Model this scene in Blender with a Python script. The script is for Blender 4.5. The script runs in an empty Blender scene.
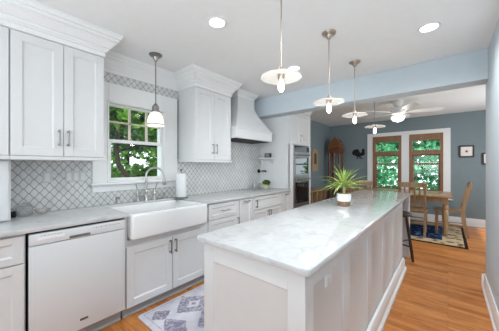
import bpy, bmesh, math, random
from mathutils import Vector, Matrix
random.seed(7)
S = bpy.context.scene
COL = S.collection
PI = math.pi

# ---------------------------------------------------------------- camera
cd = bpy.data.cameras.new('camera'); cam = bpy.data.objects.new('camera', cd); COL.objects.link(cam)
cam.location = (0, 0, 1.32); cam.rotation_euler = (PI/2, 0, math.radians(39.948))
cd.sensor_width = 36; cd.lens = 237.0*36/499; cd.clip_start = 0.02; cd.clip_end = 200
S.camera = cam
# ---------------------------------------------------------------- exposure
S.view_settings.view_transform = 'Standard'; S.view_settings.look = 'None'
S.view_settings.exposure = -0.09; S.view_settings.gamma = 1.0
S.view_settings.use_curve_mapping = False
# ---------------------------------------------------------------- world
W = bpy.data.worlds.new('world'); S.world = W; W.use_nodes = True
bg = W.node_tree.nodes['Background']; bg.inputs[0].default_value = (0.80, 0.91, 1.0, 1); bg.inputs[1].default_value = 2.3
# ---------------------------------------------------------------- sun and large lamps
def sun(name, rot, e, col):
    l = bpy.data.lights.new(name, 'SUN'); l.energy = e; l.color = col; l.angle = math.radians(1.5)
    o = bpy.data.objects.new(name, l); COL.objects.link(o); o.rotation_euler = rot; return o
SUN = sun('sun', (0, 0, 0), 6.5, (1.0, 0.95, 0.86))
SUN.rotation_euler = Vector((-0.62, 0.50, -1.0)).to_track_quat('-Z', 'Y').to_euler()
def area(name, loc, d, sx, sy, e, col=(1, 1, 1)):
    l = bpy.data.lights.new(name, 'AREA'); l.shape = 'RECTANGLE'; l.size = sx; l.size_y = sy
    l.energy = e; l.color = col
    o = bpy.data.objects.new(name, l); COL.objects.link(o); o.location = loc
    o.rotation_euler = Vector(d).to_track_quat('-Z', 'Y').to_euler(); return o
area('rear_fill', (-1.3, -2.5, 1.45), (0, 1, 0.0), 2.2, 1.7, 46, (0.78, 0.91, 1.0))  # added fill from behind the camera; the rear wall has no window
area('ceiling_bounce_fill', (-0.7, -0.9, 1.3), (0.0, 0.45, 1), 1.2, 1.0, 26, (0.86, 0.95, 1.0))  # unseen lamp added to brighten the ceiling and the room by bounce
area('camera_side_fill', (0.06, -0.5, 1.8), (-0.3, 1, -0.12), 0.45, 0.6, 2.0, (0.86, 0.95, 1.0))  # small fill lamp added beside the camera for the island
for q_, e_ in (((-.12, 1.32), 66), ((-.12, .1), 28), ((-1.45, .1), 5)):          # unseen bare spots added to fill the island side, continuing the downlight grid
    l = bpy.data.lights.new('downlight_beam', 'SPOT'); l.energy = e_; l.spot_size = math.radians(165); l.spot_blend = .8; l.shadow_soft_size = .06; l.color = (.92, .97, 1)
    o = bpy.data.objects.new('downlight_beam', l); COL.objects.link(o); o.location = (*q_, 2.48)
l = bpy.data.lights.new('far_fill', 'SPOT'); l.energy = 175; l.spot_size = math.radians(50); l.spot_blend = 1; l.shadow_soft_size = .2; l.color = (.88, .95, 1)  # unseen spot added to brighten the oven tower and far end
o = bpy.data.objects.new('far_fill', l); COL.objects.link(o); o.location = (.0, -.4, 1.9)
o.rotation_euler = (Vector((-2.3, 4.2, 1.25))-o.location).to_track_quat('-Z', 'Y').to_euler()
area('dining_side_fill', (1.52, 5.4, 1.4), (-1, 0, 0), 1.5, 1.4, 38, (0.92, 0.97, 1.0))  # added fill lamp at the unseen right side of the dining room

# ---------------------------------------------------------------- helpers
class MB:
    """collects geometry for ONE mesh"""
    def __init__(s, m=None): s.v = []; s.f = []; s.m = m
    def raw(s, vs, fs):
        o = len(s.v)
        for p in vs:
            p = Vector(p); s.v.append(s.m(p) if s.m else p)
        for f in fs: s.f.append([i+o for i in f])
        return s
    def box(s, x0, x1, y0, y1, z0, z1, bev=0.0, seg=1):
        if x0 > x1: x0, x1 = x1, x0
        if y0 > y1: y0, y1 = y1, y0
        if z0 > z1: z0, z1 = z1, z0
        if bev <= 0:
            return s.raw([(x0,y0,z0),(x1,y0,z0),(x1,y1,z0),(x0,y1,z0),(x0,y0,z1),(x1,y0,z1),(x1,y1,z1),(x0,y1,z1)],
                  [(0,3,2,1),(4,5,6,7),(0,1,5,4),(1,2,6,5),(2,3,7,6),(3,0,4,7)])
        bm = bmesh.new(); bmesh.ops.create_cube(bm, size=1)
        for v in bm.verts: v.co = Vector(((x0+x1)/2+v.co.x*(x1-x0), (y0+y1)/2+v.co.y*(y1-y0), (z0+z1)/2+v.co.z*(z1-z0)))
        bmesh.ops.bevel(bm, geom=list(bm.edges), offset=min(bev, .49*min(x1-x0,y1-y0,z1-z0)), segments=seg, profile=.5, affect='EDGES')
        return s.frombm(bm)
    def frombm(s, bm):
        bm.verts.index_update()
        s.raw([v.co.copy() for v in bm.verts], [[v.index for v in f.verts] for f in bm.faces]); bm.free(); return s
    def lathe(s, prof, c, seg=24, axis='z', close=False):
        c = Vector(c); vs = []; n = len(prof)
        for i in range(seg):
            a = 2*PI*i/seg
            for r, h in prof:
                p = (r*math.cos(a), r*math.sin(a), h)
                if axis == 'x': p = (h, p[0], p[1])
                elif axis == 'y': p = (p[0], h, p[1])
                vs.append(c+Vector(p))
        fs = []
        for i in range(seg):
            j = (i+1) % seg
            for k in range(n-1 if not close else n):
                l = (k+1) % n
                fs.append((i*n+k, j*n+k, j*n+l, i*n+l))
        if not close:
            if prof[0][0] > 1e-6: fs.append([i*n for i in range(seg)][::-1])
            if prof[-1][0] > 1e-6: fs.append([i*n+n-1 for i in range(seg)])
        return s.raw(vs, fs)
    def tube(s, pts, r, seg=8, rs=None):
        pts = [Vector(p) for p in pts]; n = len(pts); vs = []; prev = None
        for i, p in enumerate(pts):
            t = (pts[min(i+1, n-1)]-pts[max(i-1, 0)]).normalized()
            if prev is None:
                u = t.cross(Vector((0,0,1)) if abs(t.z) < .9 else Vector((1,0,0))).normalized()
            else: u = (prev - t*prev.dot(t)).normalized()
            prev = u; w = t.cross(u); rr = rs[i] if rs else r
            for k in range(seg):
                a = 2*PI*k/seg; vs.append(p+u*rr*math.cos(a)+w*rr*math.sin(a))
        fs = []
        for i in range(n-1):
            for k in range(seg):
                l = (k+1) % seg; fs.append((i*seg+k, i*seg+l, (i+1)*seg+l, (i+1)*seg+k))
        fs.append(list(range(seg))[::-1]); fs.append([(n-1)*seg+k for k in range(seg)])
        return s.raw(vs, fs)
    def bar(s, p0, p1, w, d, w1=None, d1=None, up=(0,0,1)):
        """rectangular bar between two points, width w (sideways) and depth d"""
        p0, p1 = Vector(p0), Vector(p1); t = (p1-p0).normalized(); up = Vector(up)
        if abs(t.dot(up)) > .98: up = Vector((0,1,0))
        a = t.cross(up).normalized(); b = a.cross(t)
        vs = []
        for p, ww, dd in ((p0, w, d), (p1, w1 or w, d1 or d)):
            for i, j in ((-1,-1),(1,-1),(1,1),(-1,1)): vs.append(p+a*i*ww/2+b*j*dd/2)
        return s.raw(vs, [(0,3,2,1),(4,5,6,7),(0,1,5,4),(1,2,6,5),(2,3,7,6),(3,0,4,7)])
    def prism(s, poly, h0, h1, axis='y'):
        n = len(poly); vs = []
        for h in (h0, h1):
            for a, b in poly:
                vs.append({'x': (h,a,b), 'y': (a,h,b), 'z': (a,b,h)}[axis])
        return s.raw(vs, [list(range(n))[::-1], list(range(n, 2*n))]+[(i, (i+1) % n, n+(i+1) % n, n+i) for i in range(n)])
    def build(s, name, mat, parent=None, smooth=35, origin=None, recalc=True):
        me = bpy.data.meshes.new(name)
        if parent is not None:
            r = parent
            while r.parent: r = r.parent
            off = r.location.copy()
        elif origin is not None: off = Vector(origin)
        else:
            xs = [v.x for v in s.v]; ys = [v.y for v in s.v]; zs = [v.z for v in s.v]
            off = Vector(((min(xs)+max(xs))/2, (min(ys)+max(ys))/2, min(zs)))
        me.from_pydata([v-off for v in s.v], [], s.f)
        if recalc:
            bm = bmesh.new(); bm.from_mesh(me); bmesh.ops.recalc_face_normals(bm, faces=bm.faces); bm.to_mesh(me); bm.free()
        if smooth:
            for p in me.polygons: p.use_smooth = True
            me.set_sharp_from_angle(angle=math.radians(smooth))
        me.materials.append(mat)
        o = bpy.data.objects.new(name, me); COL.objects.link(o)
        if parent is not None: o.parent = parent
        else: o.location = off
        return o
def tag(o, label=None, cat=None, group=None, kind=None):
    if label: o['label'] = label
    if cat: o['category'] = cat
    if group: o['group'] = group
    if kind: o['kind'] = kind
    return o
def thing(name, loc, label, cat, group=None):
    o = bpy.data.objects.new(name, None); COL.objects.link(o); o.location = loc; o.empty_display_size = .1
    return tag(o, label, cat, group)
def struct(name, mb, mat, parent=None, smooth=35):
    o = mb.build(name, mat, parent, smooth=smooth, origin=(0,0,0) if parent is None else None)
    if parent is None: o['kind'] = 'structure'
    return o
def copy_tree(o, parent=None):
    c = o.copy(); COL.objects.link(c)
    if parent is not None: c.parent = parent
    for ch in list(o.children): copy_tree(ch, c)
    return c

# ---------------------------------------------------------------- materials
def nodes(name):
    m = bpy.data.materials.new(name); m.use_nodes = True
    nt = m.node_tree; return m, nt, nt.nodes['Principled BSDF']
def L(nt, a, b): nt.links.new(a, b)
def M(name, col, rough=.5, metal=0, var=.04, scale=12, bump=0, stretch=(1,1,1), spec=.5, coat=0):
    """principled surface with a faint procedural colour variation"""
    m, nt, b = nodes(name)
    tc = nt.nodes.new('ShaderNodeTexCoord'); mp = nt.nodes.new('ShaderNodeMapping'); L(nt, tc.outputs['Object'], mp.inputs[0])
    mp.inputs['Scale'].default_value = stretch
    n = nt.nodes.new('ShaderNodeTexNoise'); n.inputs['Scale'].default_value = scale; n.inputs['Detail'].default_value = 4; L(nt, mp.outputs[0], n.inputs['Vector'])
    r = nt.nodes.new('ShaderNodeValToRGB'); L(nt, n.outputs['Fac'], r.inputs[0])
    r.color_ramp.elements[0].position = .3; r.color_ramp.elements[1].position = .7
    r.color_ramp.elements[0].color = [c*(1-var) for c in col]+[1]; r.color_ramp.elements[1].color = [min(1, c*(1+var)) for c in col]+[1]
    L(nt, r.outputs[0], b.inputs['Base Color'])
    b.inputs['Roughness'].default_value = rough; b.inputs['Metallic'].default_value = metal
    b.inputs['Specular IOR Level'].default_value = spec; b.inputs['Coat Weight'].default_value = coat
    if bump:
        bp = nt.nodes.new('ShaderNodeBump'); bp.inputs['Strength'].default_value = bump; bp.inputs['Distance'].default_value = .01
        L(nt, n.outputs['Fac'], bp.inputs['Height']); L(nt, bp.outputs[0], b.inputs['Normal'])
    return m
def EM(name, col, e):
    m, nt, b = nodes(name); b.inputs['Base Color'].default_value = (*col, 1)
    b.inputs['Emission Color'].default_value = (*col, 1); b.inputs['Emission Strength'].default_value = e; return m
def GLASS(name, tint=(1,1,1), refl=.08, body=0, bcol=(.9,.9,.9)):
    """thin clear sheet: see-through with a mirror share, optionally a milky share"""
    m, nt, b = nodes(name); out = nt.nodes['Material Output']
    t = nt.nodes.new('ShaderNodeBsdfTransparent'); t.inputs[0].default_value = (*tint, 1)
    g = nt.nodes.new('ShaderNodeBsdfGlossy'); g.inputs['Roughness'].default_value = .02
    fr = nt.nodes.new('ShaderNodeLayerWeight'); fr.inputs[0].default_value = .12
    ad = nt.nodes.new('ShaderNodeMath'); ad.operation = 'MULTIPLY_ADD'; ad.inputs[1].default_value = .6; ad.inputs[2].default_value = refl; ad.use_clamp = True
    L(nt, fr.outputs['Fresnel'], ad.inputs[0])
    x = nt.nodes.new('ShaderNodeMixShader'); L(nt, ad.outputs[0], x.inputs[0]); L(nt, t.outputs[0], x.inputs[1]); L(nt, g.outputs[0], x.inputs[2])
    last = x
    if body:
        d = nt.nodes.new('ShaderNodeBsdfTranslucent'); d.inputs[0].default_value = (*bcol, 1)
        d2 = nt.nodes.new('ShaderNodeBsdfDiffuse'); d2.inputs[0].default_value = (*bcol, 1)
        dm = nt.nodes.new('ShaderNodeMixShader'); L(nt, d.outputs[0], dm.inputs[1]); L(nt, d2.outputs[0], dm.inputs[2])
        y = nt.nodes.new('ShaderNodeMixShader'); y.inputs[0].default_value = body; L(nt, x.outputs[0], y.inputs[1]); L(nt, dm.outputs[0], y.inputs[2]); last = y
    L(nt, last.outputs[0], out.inputs[0]); nt.nodes.remove(b); return m
def WOOD(name, c0, c1, rough=.4, stretch=(14, 14, 1.2), scale=4):
    m, nt, b = nodes(name)
    tc = nt.nodes.new('ShaderNodeTexCoord'); mp = nt.nodes.new('ShaderNodeMapping'); L(nt, tc.outputs['Object'], mp.inputs[0]); mp.inputs['Scale'].default_value = stretch
    n = nt.nodes.new('ShaderNodeTexNoise'); n.inputs['Scale'].default_value = scale; n.inputs['Detail'].default_value = 6; n.inputs['Distortion'].default_value = .6; L(nt, mp.outputs[0], n.inputs['Vector'])
    r = nt.nodes.new('ShaderNodeValToRGB'); r.color_ramp.elements[0].position = .3; r.color_ramp.elements[1].position = .7
    r.color_ramp.elements[0].color = (*c0, 1); r.color_ramp.elements[1].color = (*c1, 1)
    L(nt, n.outputs['Fac'], r.inputs[0]); L(nt, r.outputs[0], b.inputs['Base Color']); b.inputs['Roughness'].default_value = rough; return m

class NB:
    """small math-node builder"""
    def __init__(s, nt): s.nt = nt
    def m(s, op, a, b=None, c=None):
        n = s.nt.nodes.new('ShaderNodeMath'); n.operation = op
        for i, x in enumerate((a, b, c)):
            if x is None: continue
            if isinstance(x, (int, float)): n.inputs[i].default_value = x
            else: s.nt.links.new(x, n.inputs[i])
        return n.outputs[0]
    def mix(s, f, a, b):
        n = s.nt.nodes.new('ShaderNodeMix'); n.data_type = 'RGBA'
        for k, x in ((0, f), (6, a), (7, b)):
            if isinstance(x, tuple): n.inputs[k].default_value = (*x, 1)
            elif isinstance(x, (int, float)): n.inputs[k].default_value = x
            else: s.nt.links.new(x, n.inputs[k])
        return n.outputs[2]
    def xyz(s):
        tc = s.nt.nodes.new('ShaderNodeTexCoord'); sp = s.nt.nodes.new('ShaderNodeSeparateXYZ'); s.nt.links.new(tc.outputs['Object'], sp.inputs[0])
        s.co = tc.outputs['Object']; return sp.outputs
    def noise(s, scale, detail=3, stretch=None, dist=0):
        n = s.nt.nodes.new('ShaderNodeTexNoise'); n.inputs['Scale'].default_value = scale; n.inputs['Detail'].default_value = detail; n.inputs['Distortion'].default_value = dist
        v = s.co
        if stretch:
            mp = s.nt.nodes.new('ShaderNodeMapping'); mp.inputs['Scale'].default_value = stretch; s.nt.links.new(v, mp.inputs[0]); v = mp.outputs[0]
        s.nt.links.new(v, n.inputs['Vector']); return n.outputs['Fac']
    def ramp(s, f, a, b):
        n = s.nt.nodes.new('ShaderNodeMapRange'); n.inputs['From Min'].default_value = a; n.inputs['From Max'].default_value = b
        s.nt.links.new(f, n.inputs['Value']); return n.outputs['Result']

def mat_floor():
    m, nt, b = nodes('oak_strip_floor'); k = NB(nt); k.xyz()
    br = nt.nodes.new('ShaderNodeTexBrick'); L(nt, k.co, br.inputs['Vector'])
    br.offset = .37; br.offset_frequency = 3; br.squash = 1
    for n_, v in (('Scale', 1), ('Mortar Size', .0012), ('Mortar Smooth', .3), ('Bias', 0), ('Brick Width', .85), ('Row Height', .058)): br.inputs[n_].default_value = v
    br.inputs['Color1'].default_value = (.43, .145, .032, 1); br.inputs['Color2'].default_value = (.67, .265, .074, 1); br.inputs['Mortar'].default_value = (.20, .075, .025, 1)
    g = k.noise(3, 6, (2.2, 26, 1), .8)
    g2 = k.noise(1.6, 3, (1, 5, 1))
    c = k.mix(k.m('MULTIPLY', k.ramp(g, .45, .72), .65), br.outputs['Color'], (.22, .060, .012))
    c = k.mix(k.m('MULTIPLY', k.ramp(g2, .45, .7), .45), c, (.70, .31, .10))
    L(nt, c, b.inputs['Base Color']); b.inputs['Roughness'].default_value = .32; b.inputs['Specular IOR Level'].default_value = .25
    return m
def mat_tile():
    m, nt, b = nodes('lantern_mosaic_tile'); k = NB(nt); x, y, z = k.xyz()
    a = k.m('MULTIPLY', y, 2*PI/.068); c = k.m('MULTIPLY', z, 2*PI/.080)
    a2 = k.m('ADD', a, k.m('MULTIPLY', k.m('SINE', k.m('MULTIPLY', a, 2)), -.10))
    c2 = k.m('ADD', c, k.m('MULTIPLY', k.m('SINE', k.m('MULTIPLY', c, 2)), .10))
    f = k.m('ABSOLUTE', k.m('ADD', k.m('COSINE', a2), k.m('COSINE', c2)))
    sa = k.m('SINE', a); sc_ = k.m('SINE', c)
    gm = k.m('SQRT', k.m('ADD', k.m('ADD', k.m('MULTIPLY', sa, sa), k.m('MULTIPLY', sc_, sc_)), .12))
    g = k.ramp(k.m('DIVIDE', f, gm), .12, .40)
    n = k.noise(9, 5)
    t = k.mix(k.ramp(n, .35, .65), (.60, .60, .595), (.70, .70, .69))
    col = k.mix(g, (.34, .34, .34), t)
    L(nt, col, b.inputs['Base Color']); b.inputs['Roughness'].default_value = .25
    bp = nt.nodes.new('ShaderNodeBump'); bp.inputs['Strength'].default_value = .3; bp.inputs['Distance'].default_value = .003; L(nt, g, bp.inputs['Height']); L(nt, bp.outputs[0], b.inputs['Normal'])
    return m
def mat_quartz():
    m, nt, b = nodes('white_quartz'); k = NB(nt); k.xyz()
    n = k.noise(3.2, 8, None, 1.4); v = k.ramp(k.m('ABSOLUTE', k.m('SUBTRACT', n, .5)), 0, .05)
    n2 = k.noise(22, 4); n3 = k.noise(6, 3)
    c = k.mix(k.ramp(n2, .35, .7), (.55, .55, .55), (.60, .60, .60))
    c = k.mix(k.m('MULTIPLY', k.m('SUBTRACT', 1, v), k.ramp(n3, .45, .6)), c, (.49, .49, .495))
    L(nt, c, b.inputs['Base Color']); b.inputs['Roughness'].default_value = .12; return m
def mat_rug_sink():
    m, nt, b = nodes('lavender_rug_weave'); k = NB(nt); x, y, z = k.xyz()
    ax = k.m('ABSOLUTE', x); ay = k.m('ABSOLUTE', y)
    n = k.noise(14, 3); n2 = k.noise(45, 2)
    jit = k.m('MULTIPLY', k.m('SUBTRACT', n, .5), .16)
    def dia(cx, cy, rx, ry, j):
        return k.m('ADD', k.m('ADD', k.m('DIVIDE', k.m('ABSOLUTE', k.m('SUBTRACT', ax, cx)), rx), k.m('DIVIDE', k.m('ABSOLUTE', k.m('SUBTRACT', ay, cy)), ry)), k.m('MULTIPLY', jit, j))
    d = dia(.150, .19, .19, .20, 2.5)
    ring = k.m('MULTIPLY', k.m('GREATER_THAN', d, .36), k.m('LESS_THAN', d, .92))
    core = k.m('LESS_THAN', d, .14)
    cor = k.m('MAXIMUM', k.m('LESS_THAN', dia(.225, .48, .10, .12, 3), .85), k.m('LESS_THAN', dia(.0, .48, .17, .11, 3), .9))
    bord = k.m('MULTIPLY', k.m('GREATER_THAN', k.m('MAXIMUM', k.m('SUBTRACT', ax, .335), k.m('SUBTRACT', ay, .565)), 0), k.m('LESS_THAN', k.m('MAXIMUM', k.m('SUBTRACT', ax, .348), k.m('SUBTRACT', ay, .578)), 0))
    mask = k.m('MAXIMUM', k.m('MAXIMUM', ring, core), k.m('MAXIMUM', cor, k.m('MULTIPLY', bord, .5)))
    mask = k.m('MULTIPLY', mask, k.ramp(n2, .2, .62))
    c = k.mix(k.ramp(k.noise(8, 3), .4, .7), (.70, .69, .74), (.55, .54, .62))
    c = k.mix(mask, c, (.25, .23, .32))
    L(nt, c, b.inputs['Base Color']); b.inputs['Roughness'].default_value = .95; b.inputs['Specular IOR Level'].default_value = .1
    return m
def mat_rug_dining():
    m, nt, b = nodes('navy_floral_rug_weave'); k = NB(nt); x, y, z = k.xyz()
    vo = nt.nodes.new('ShaderNodeTexVoronoi'); vo.inputs['Scale'].default_value = 9; L(nt, k.co, vo.inputs['Vector'])
    f = k.ramp(vo.outputs['Distance'], .25, .5); n = k.noise(11, 3)
    inner = k.mix(k.m('MULTIPLY', k.m('GREATER_THAN', n, .56), 1), (.008, .018, .06), (.07, .14, .26))
    bordc = k.mix(f, (.10, .075, .05), (.50, .38, .24))
    dx = k.m('SUBTRACT', k.m('ABSOLUTE', x), .865); dy = k.m('SUBTRACT', k.m('ABSOLUTE', y), .60)
    bm_ = k.m('GREATER_THAN', k.m('MAXIMUM', dx, dy), 0)
    edge = k.m('GREATER_THAN', k.m('MAXIMUM', k.m('SUBTRACT', dx, .285), k.m('SUBTRACT', dy, .255)), 0)
    c = k.mix(edge, k.mix(bm_, inner, bordc), (.02, .014, .012))
    L(nt, c, b.inputs['Base Color']); b.inputs['Roughness'].default_value = .95; b.inputs['Specular IOR Level'].default_value = .1
    return m
def mat_leaf(name, c0, c1, scale=5, trans=.45):
    m, nt, b = nodes(name); k = NB(nt); k.xyz(); out = nt.nodes['Material Output']
    c = k.mix(k.ramp(k.noise(scale, 3), .35, .65), c0, c1)
    L(nt, c, b.inputs['Base Color']); b.inputs['Roughness'].default_value = .35
    t = nt.nodes.new('ShaderNodeBsdfTranslucent'); L(nt, c, t.inputs[0])
    x = nt.nodes.new('ShaderNodeMixShader'); x.inputs[0].default_value = trans; L(nt, b.outputs[0], x.inputs[1]); L(nt, t.outputs[0], x.inputs[2]); L(nt, x.outputs[0], out.inputs[0]); return m

m_floor = mat_floor(); m_tile = mat_tile(); m_quartz = mat_quartz()
m_cab = M('white_cabinet_paint', (.70, .70, .70), .35, var=.012)
m_trim = M('white_trim_paint', (.82, .82, .815), .35, var=.012)
m_kick = M('grey_toe_kick', (.42, .44, .45), .5, var=.03)
m_ceil = M('ceiling_paint', (.84, .845, .85), .85, var=.01)
m_wallk = M('blue_grey_paint_lit', (.555, .62, .665), .7, var=.012)
m_walld = M('blue_grey_paint_dim', (.195, .245, .265), .7, var=.02)  # dining dimness put into a darker copy of the kitchen wall paint
m_dw = M('white_enamel', (.68, .69, .70), .22, var=.006)
m_china = M('white_fireclay', (.84, .84, .84), .12, var=.006)
m_nickel = M('brushed_nickel', (.48, .47, .45), .3, 1, var=.06)
m_dnickel = M('dark_nickel', (.28, .27, .26), .28, 1, var=.06)
m_bnickel = M('antique_nickel', (.46, .40, .34), .3, 1, var=.08)
m_steel = M('stainless_steel', (.40, .41, .42), .28, 1, var=.05, scale=30, stretch=(1,1,12))
m_black = M('black_metal', (.008, .008, .010), .5, var=.2, spec=.25)
m_dark = M('dark_recess', (.03, .03, .032), .6, var=.1)
m_bglass = M('black_oven_glass', (.006, .008, .008), .04, var=.1, spec=.9, coat=1)
m_bglass2 = M('smoked_oven_glass', (.006, .008, .008), .05, var=.1, spec=.35)
m_grey = M('grey_lettering', (.22, .22, .23), .5)
m_glass = GLASS('window_glass', refl=.02)
m_clear = GLASS('clear_glassware', (.96,.97,.97), .10, .12, (.8,.82,.82))
m_shade = GLASS('pendant_glass', (1,.99,.97), .06, .32, (.92,.91,.89))
m_opal = GLASS('opal_glass', (1,1,1), .05, .92, (.92,.92,.90))
m_bulb = EM('lit_bulb', (1.0, .93, .82), 9)
m_can = EM('lit_downlight', (1.0, .97, .92), 9)
m_bowl = EM('lit_fan_bowl', (1.0, .96, .90), 3)
m_oak = WOOD('honey_oak', (.25, .145, .07), (.44, .285, .155), .4)
m_oakx = WOOD('honey_oak_lengthwise', (.30, .17, .08), (.50, .31, .16), .28, (1.2, 14, 14))
m_wtrim = WOOD('brown_window_wood', (.19, .085, .033), (.31, .15, .063), .4)
m_dwood = WOOD('dark_walnut', (.022, .012, .008), (.055, .029, .016), .55)
m_redwood = WOOD('red_brown_wood', (.10, .032, .013), (.22, .08, .028), .3)
m_cream = M('cream_muntin_paint', (.62, .55, .44), .5)
m_paper = M('white_paper', (.80, .80, .80), .9, var=.02, bump=.2, scale=60)
m_bark = M('bark', (.030, .020, .013), .9, var=.3, scale=8, bump=.6)
m_leafA = mat_leaf('tree_leaf', (.018, .085, .008), (.20, .44, .05), 3.5)
m_leafB = mat_leaf('hedge_leaf', (.02, .16, .07), (.12, .50, .22), 2.0)
m_leafC = mat_leaf('spider_leaf', (.18, .34, .035), (.58, .66, .22), 14, .35)
m_leafD = mat_leaf('herb_leaf', (.05, .11, .012), (.14, .22, .03), 30, .3)
m_grass = M('lawn', (.10, .24, .05), .9, var=.3, scale=3)
m_soil = M('dried_moss', (.30, .24, .06), .95, var=.35, scale=60, bump=.5)
m_rugS = mat_rug_sink(); m_rugD = mat_rug_dining()
m_mat = M('cream_mat_board', (.84, .76, .72), .8, var=.03)
m_ink = M('brown_ink', (.15, .07, .05), .8)
m_frame = M('dark_carved_frame', (.05, .048, .05), .6, var=.3, scale=60)
m_tan = M('tan_painted_wood', (.42, .30, .18), .6, var=.1)
m_mirror = M('greyed_mirror', (.45, .48, .52), .08, 1, var=.05)

# ================================================================ THE SETTING
XW = -2.74                      # left wall
YB = 7.05                       # back wall of the dining room
ZC = 2.50
def holed(axis, a0, a1, u0, u1, z0, z1, holes):
    """wall slab a0..a1 thick, spanning u0..u1, with rectangular openings"""
    us = sorted({u0, u1, *[h[0] for h in holes], *[h[1] for h in holes]})
    mb = MB()
    for i in range(len(us)-1):
        ua, ub = us[i], us[i+1]; zs = [(z0, z1)]
        for h in holes:
            if h[0] <= ua and ub <= h[1]: zs = [(z0, h[2]), (h[3], z1)]
        for za, zb in zs:
            if axis == 'x': mb.box(a0, a1, ua, ub, za, zb)
            else: mb.box(ua, ub, a0, a1, za, zb)
    return mb
struct('floor', MB().box(-2.9, 1.8, -2.8, 7.2, -.12, 0), m_floor)
struct('ceiling', MB().box(-2.9, 1.8, -2.8, 7.2, ZC, ZC+.12), m_ceil)
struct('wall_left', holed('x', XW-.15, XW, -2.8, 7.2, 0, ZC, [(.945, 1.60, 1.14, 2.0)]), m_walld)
WN = [(-1.553, -.90), (-.735, -.085)]
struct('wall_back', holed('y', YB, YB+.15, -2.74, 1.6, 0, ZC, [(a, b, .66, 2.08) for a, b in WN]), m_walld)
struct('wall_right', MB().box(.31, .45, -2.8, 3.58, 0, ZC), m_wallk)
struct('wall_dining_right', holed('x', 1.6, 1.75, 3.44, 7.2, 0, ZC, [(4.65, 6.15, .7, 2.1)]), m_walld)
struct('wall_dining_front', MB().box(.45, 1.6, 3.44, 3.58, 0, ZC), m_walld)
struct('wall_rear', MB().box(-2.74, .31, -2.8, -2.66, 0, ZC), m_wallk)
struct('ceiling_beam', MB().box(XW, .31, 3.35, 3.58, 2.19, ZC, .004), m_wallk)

def base_profile(mb, axis, face, sgn, a, b, h=.15):
    """baseboard: flat board, cap bead, shoe; face is the wall plane, sgn the side it projects to"""
    f = face; pr = [(f, 0), (f+sgn*.030, 0), (f+sgn*.030, .02), (f+sgn*.018, .032), (f+sgn*.018, h-.03), (f+sgn*.010, h-.012), (f+sgn*.010, h), (f, h)]
    if axis == 'y': mb.prism(pr, a, b, 'y')
    else:
        n = len(pr); mb.raw([(h_, p[0], p[1]) for h_ in (a, b) for p in pr], [list(range(n))[::-1], list(range(n, 2*n))]+[(i, (i+1) % n, n+(i+1) % n, n+i) for i in range(n)])
    return mb
mb = base_profile(MB(), 'y', .31, -1, -2.6, 3.61, .15); base_profile(mb, 'x', 3.58, 1, .28, .46, .15)
struct('baseboard_right', mb, m_trim)
struct('baseboard_back', base_profile(MB(), 'x', YB, -1, XW, 1.6, .17), m_trim)
struct('baseboard_left', base_profile(MB(), 'y', XW, 1, 4.37, YB-.03, .17), m_trim)

# lantern tile on the sink wall
mb = MB()
T0, T1 = XW, XW+.008
mb.box(T0, T1, -.55, .806, .905, 1.39); mb.box(T0, T1, .806, 1.77, .905, 1.045); mb.box(T0, T1, 1.77, 2.44, .905, 1.40); mb.box(T0, T1, 2.44, 3.575, .905, 2.3)
mb.box(T0, T1, .80, 1.80, 2.19, 2.30)
struct('trim_1', mb, m_tile, smooth=0)

# ---- kitchen window
def window_kitchen():
    w = MB()
    w.box(XW, XW+.022, .806, .955, 1.14, 2.19, .004); w.box(XW, XW+.022, 1.588, 1.775, 1.14, 2.19, .004)       # side casing
    w.box(XW, XW+.022, .955, 1.588, 1.985, 2.19, .004)
    w.box(XW, XW+.030, .94, .958, 1.14, 2.0, .004); w.box(XW, XW+.030, 1.586, 1.604, 1.14, 2.0, .004); w.box(XW, XW+.030, .94, 1.604, 1.982, 2.002, .004)
    w.box(XW-.15, XW, .945, .958, 1.14, 2.0); w.box(XW-.15, XW, 1.587, 1.60, 1.14, 2.0); w.box(XW-.15, XW, .958, 1.587, 1.983, 2.0); w.box(XW-.15, XW, .958, 1.587, 1.14, 1.16)
    o = struct('window_1', w, m_trim)
    MB().box(XW, XW+.06, .79, 1.785, 1.118, 1.142, .005).build('window_sill', m_trim, o)
    MB().box(XW, XW+.02, .806, 1.775, 1.045, 1.118, .004).build('window_apron', m_trim, o)
    s = MB(); x0, x1 = XW-.040, XW-.002                                   # lower sash
    s.box(x0, x1, .958, .985, 1.16, 1.60); s.box(x0, x1, 1.56, 1.587, 1.16, 1.60); s.box(x0, x1, .985, 1.56, 1.16, 1.187); s.box(x0, x1, .985, 1.56, 1.565, 1.602, .003)
    lo = s.build('lower_sash', m_trim, o)
    MB().box(XW-.022, XW-.018, .985, 1.56, 1.187, 1.565).build('pane', m_glass, lo)
    s = MB(); x0, x1 = XW-.082, XW-.042
    s.box(x0, x1, .958, .98, 1.575, 1.983); s.box(x0, x1, 1.565, 1.587, 1.575, 1.983); s.box(x0, x1, .98, 1.565, 1.963, 1.983); s.box(x0, x1, .98, 1.565, 1.575, 1.605)
    up = s.build('upper_sash', m_trim, o)
    g = MB()
    for y in (1.198, 1.397): g.box(x0+.006, x1, y-.009, y+.009, 1.605, 1.963)
    g.box(x0+.006, x1, .98, 1.565, 1.785, 1.803)
    g.build('muntins', m_cream, up)
    MB().box(XW-.064, XW-.060, .98, 1.565, 1.605, 1.963).build('pane', m_glass, up)
window_kitchen()

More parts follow.
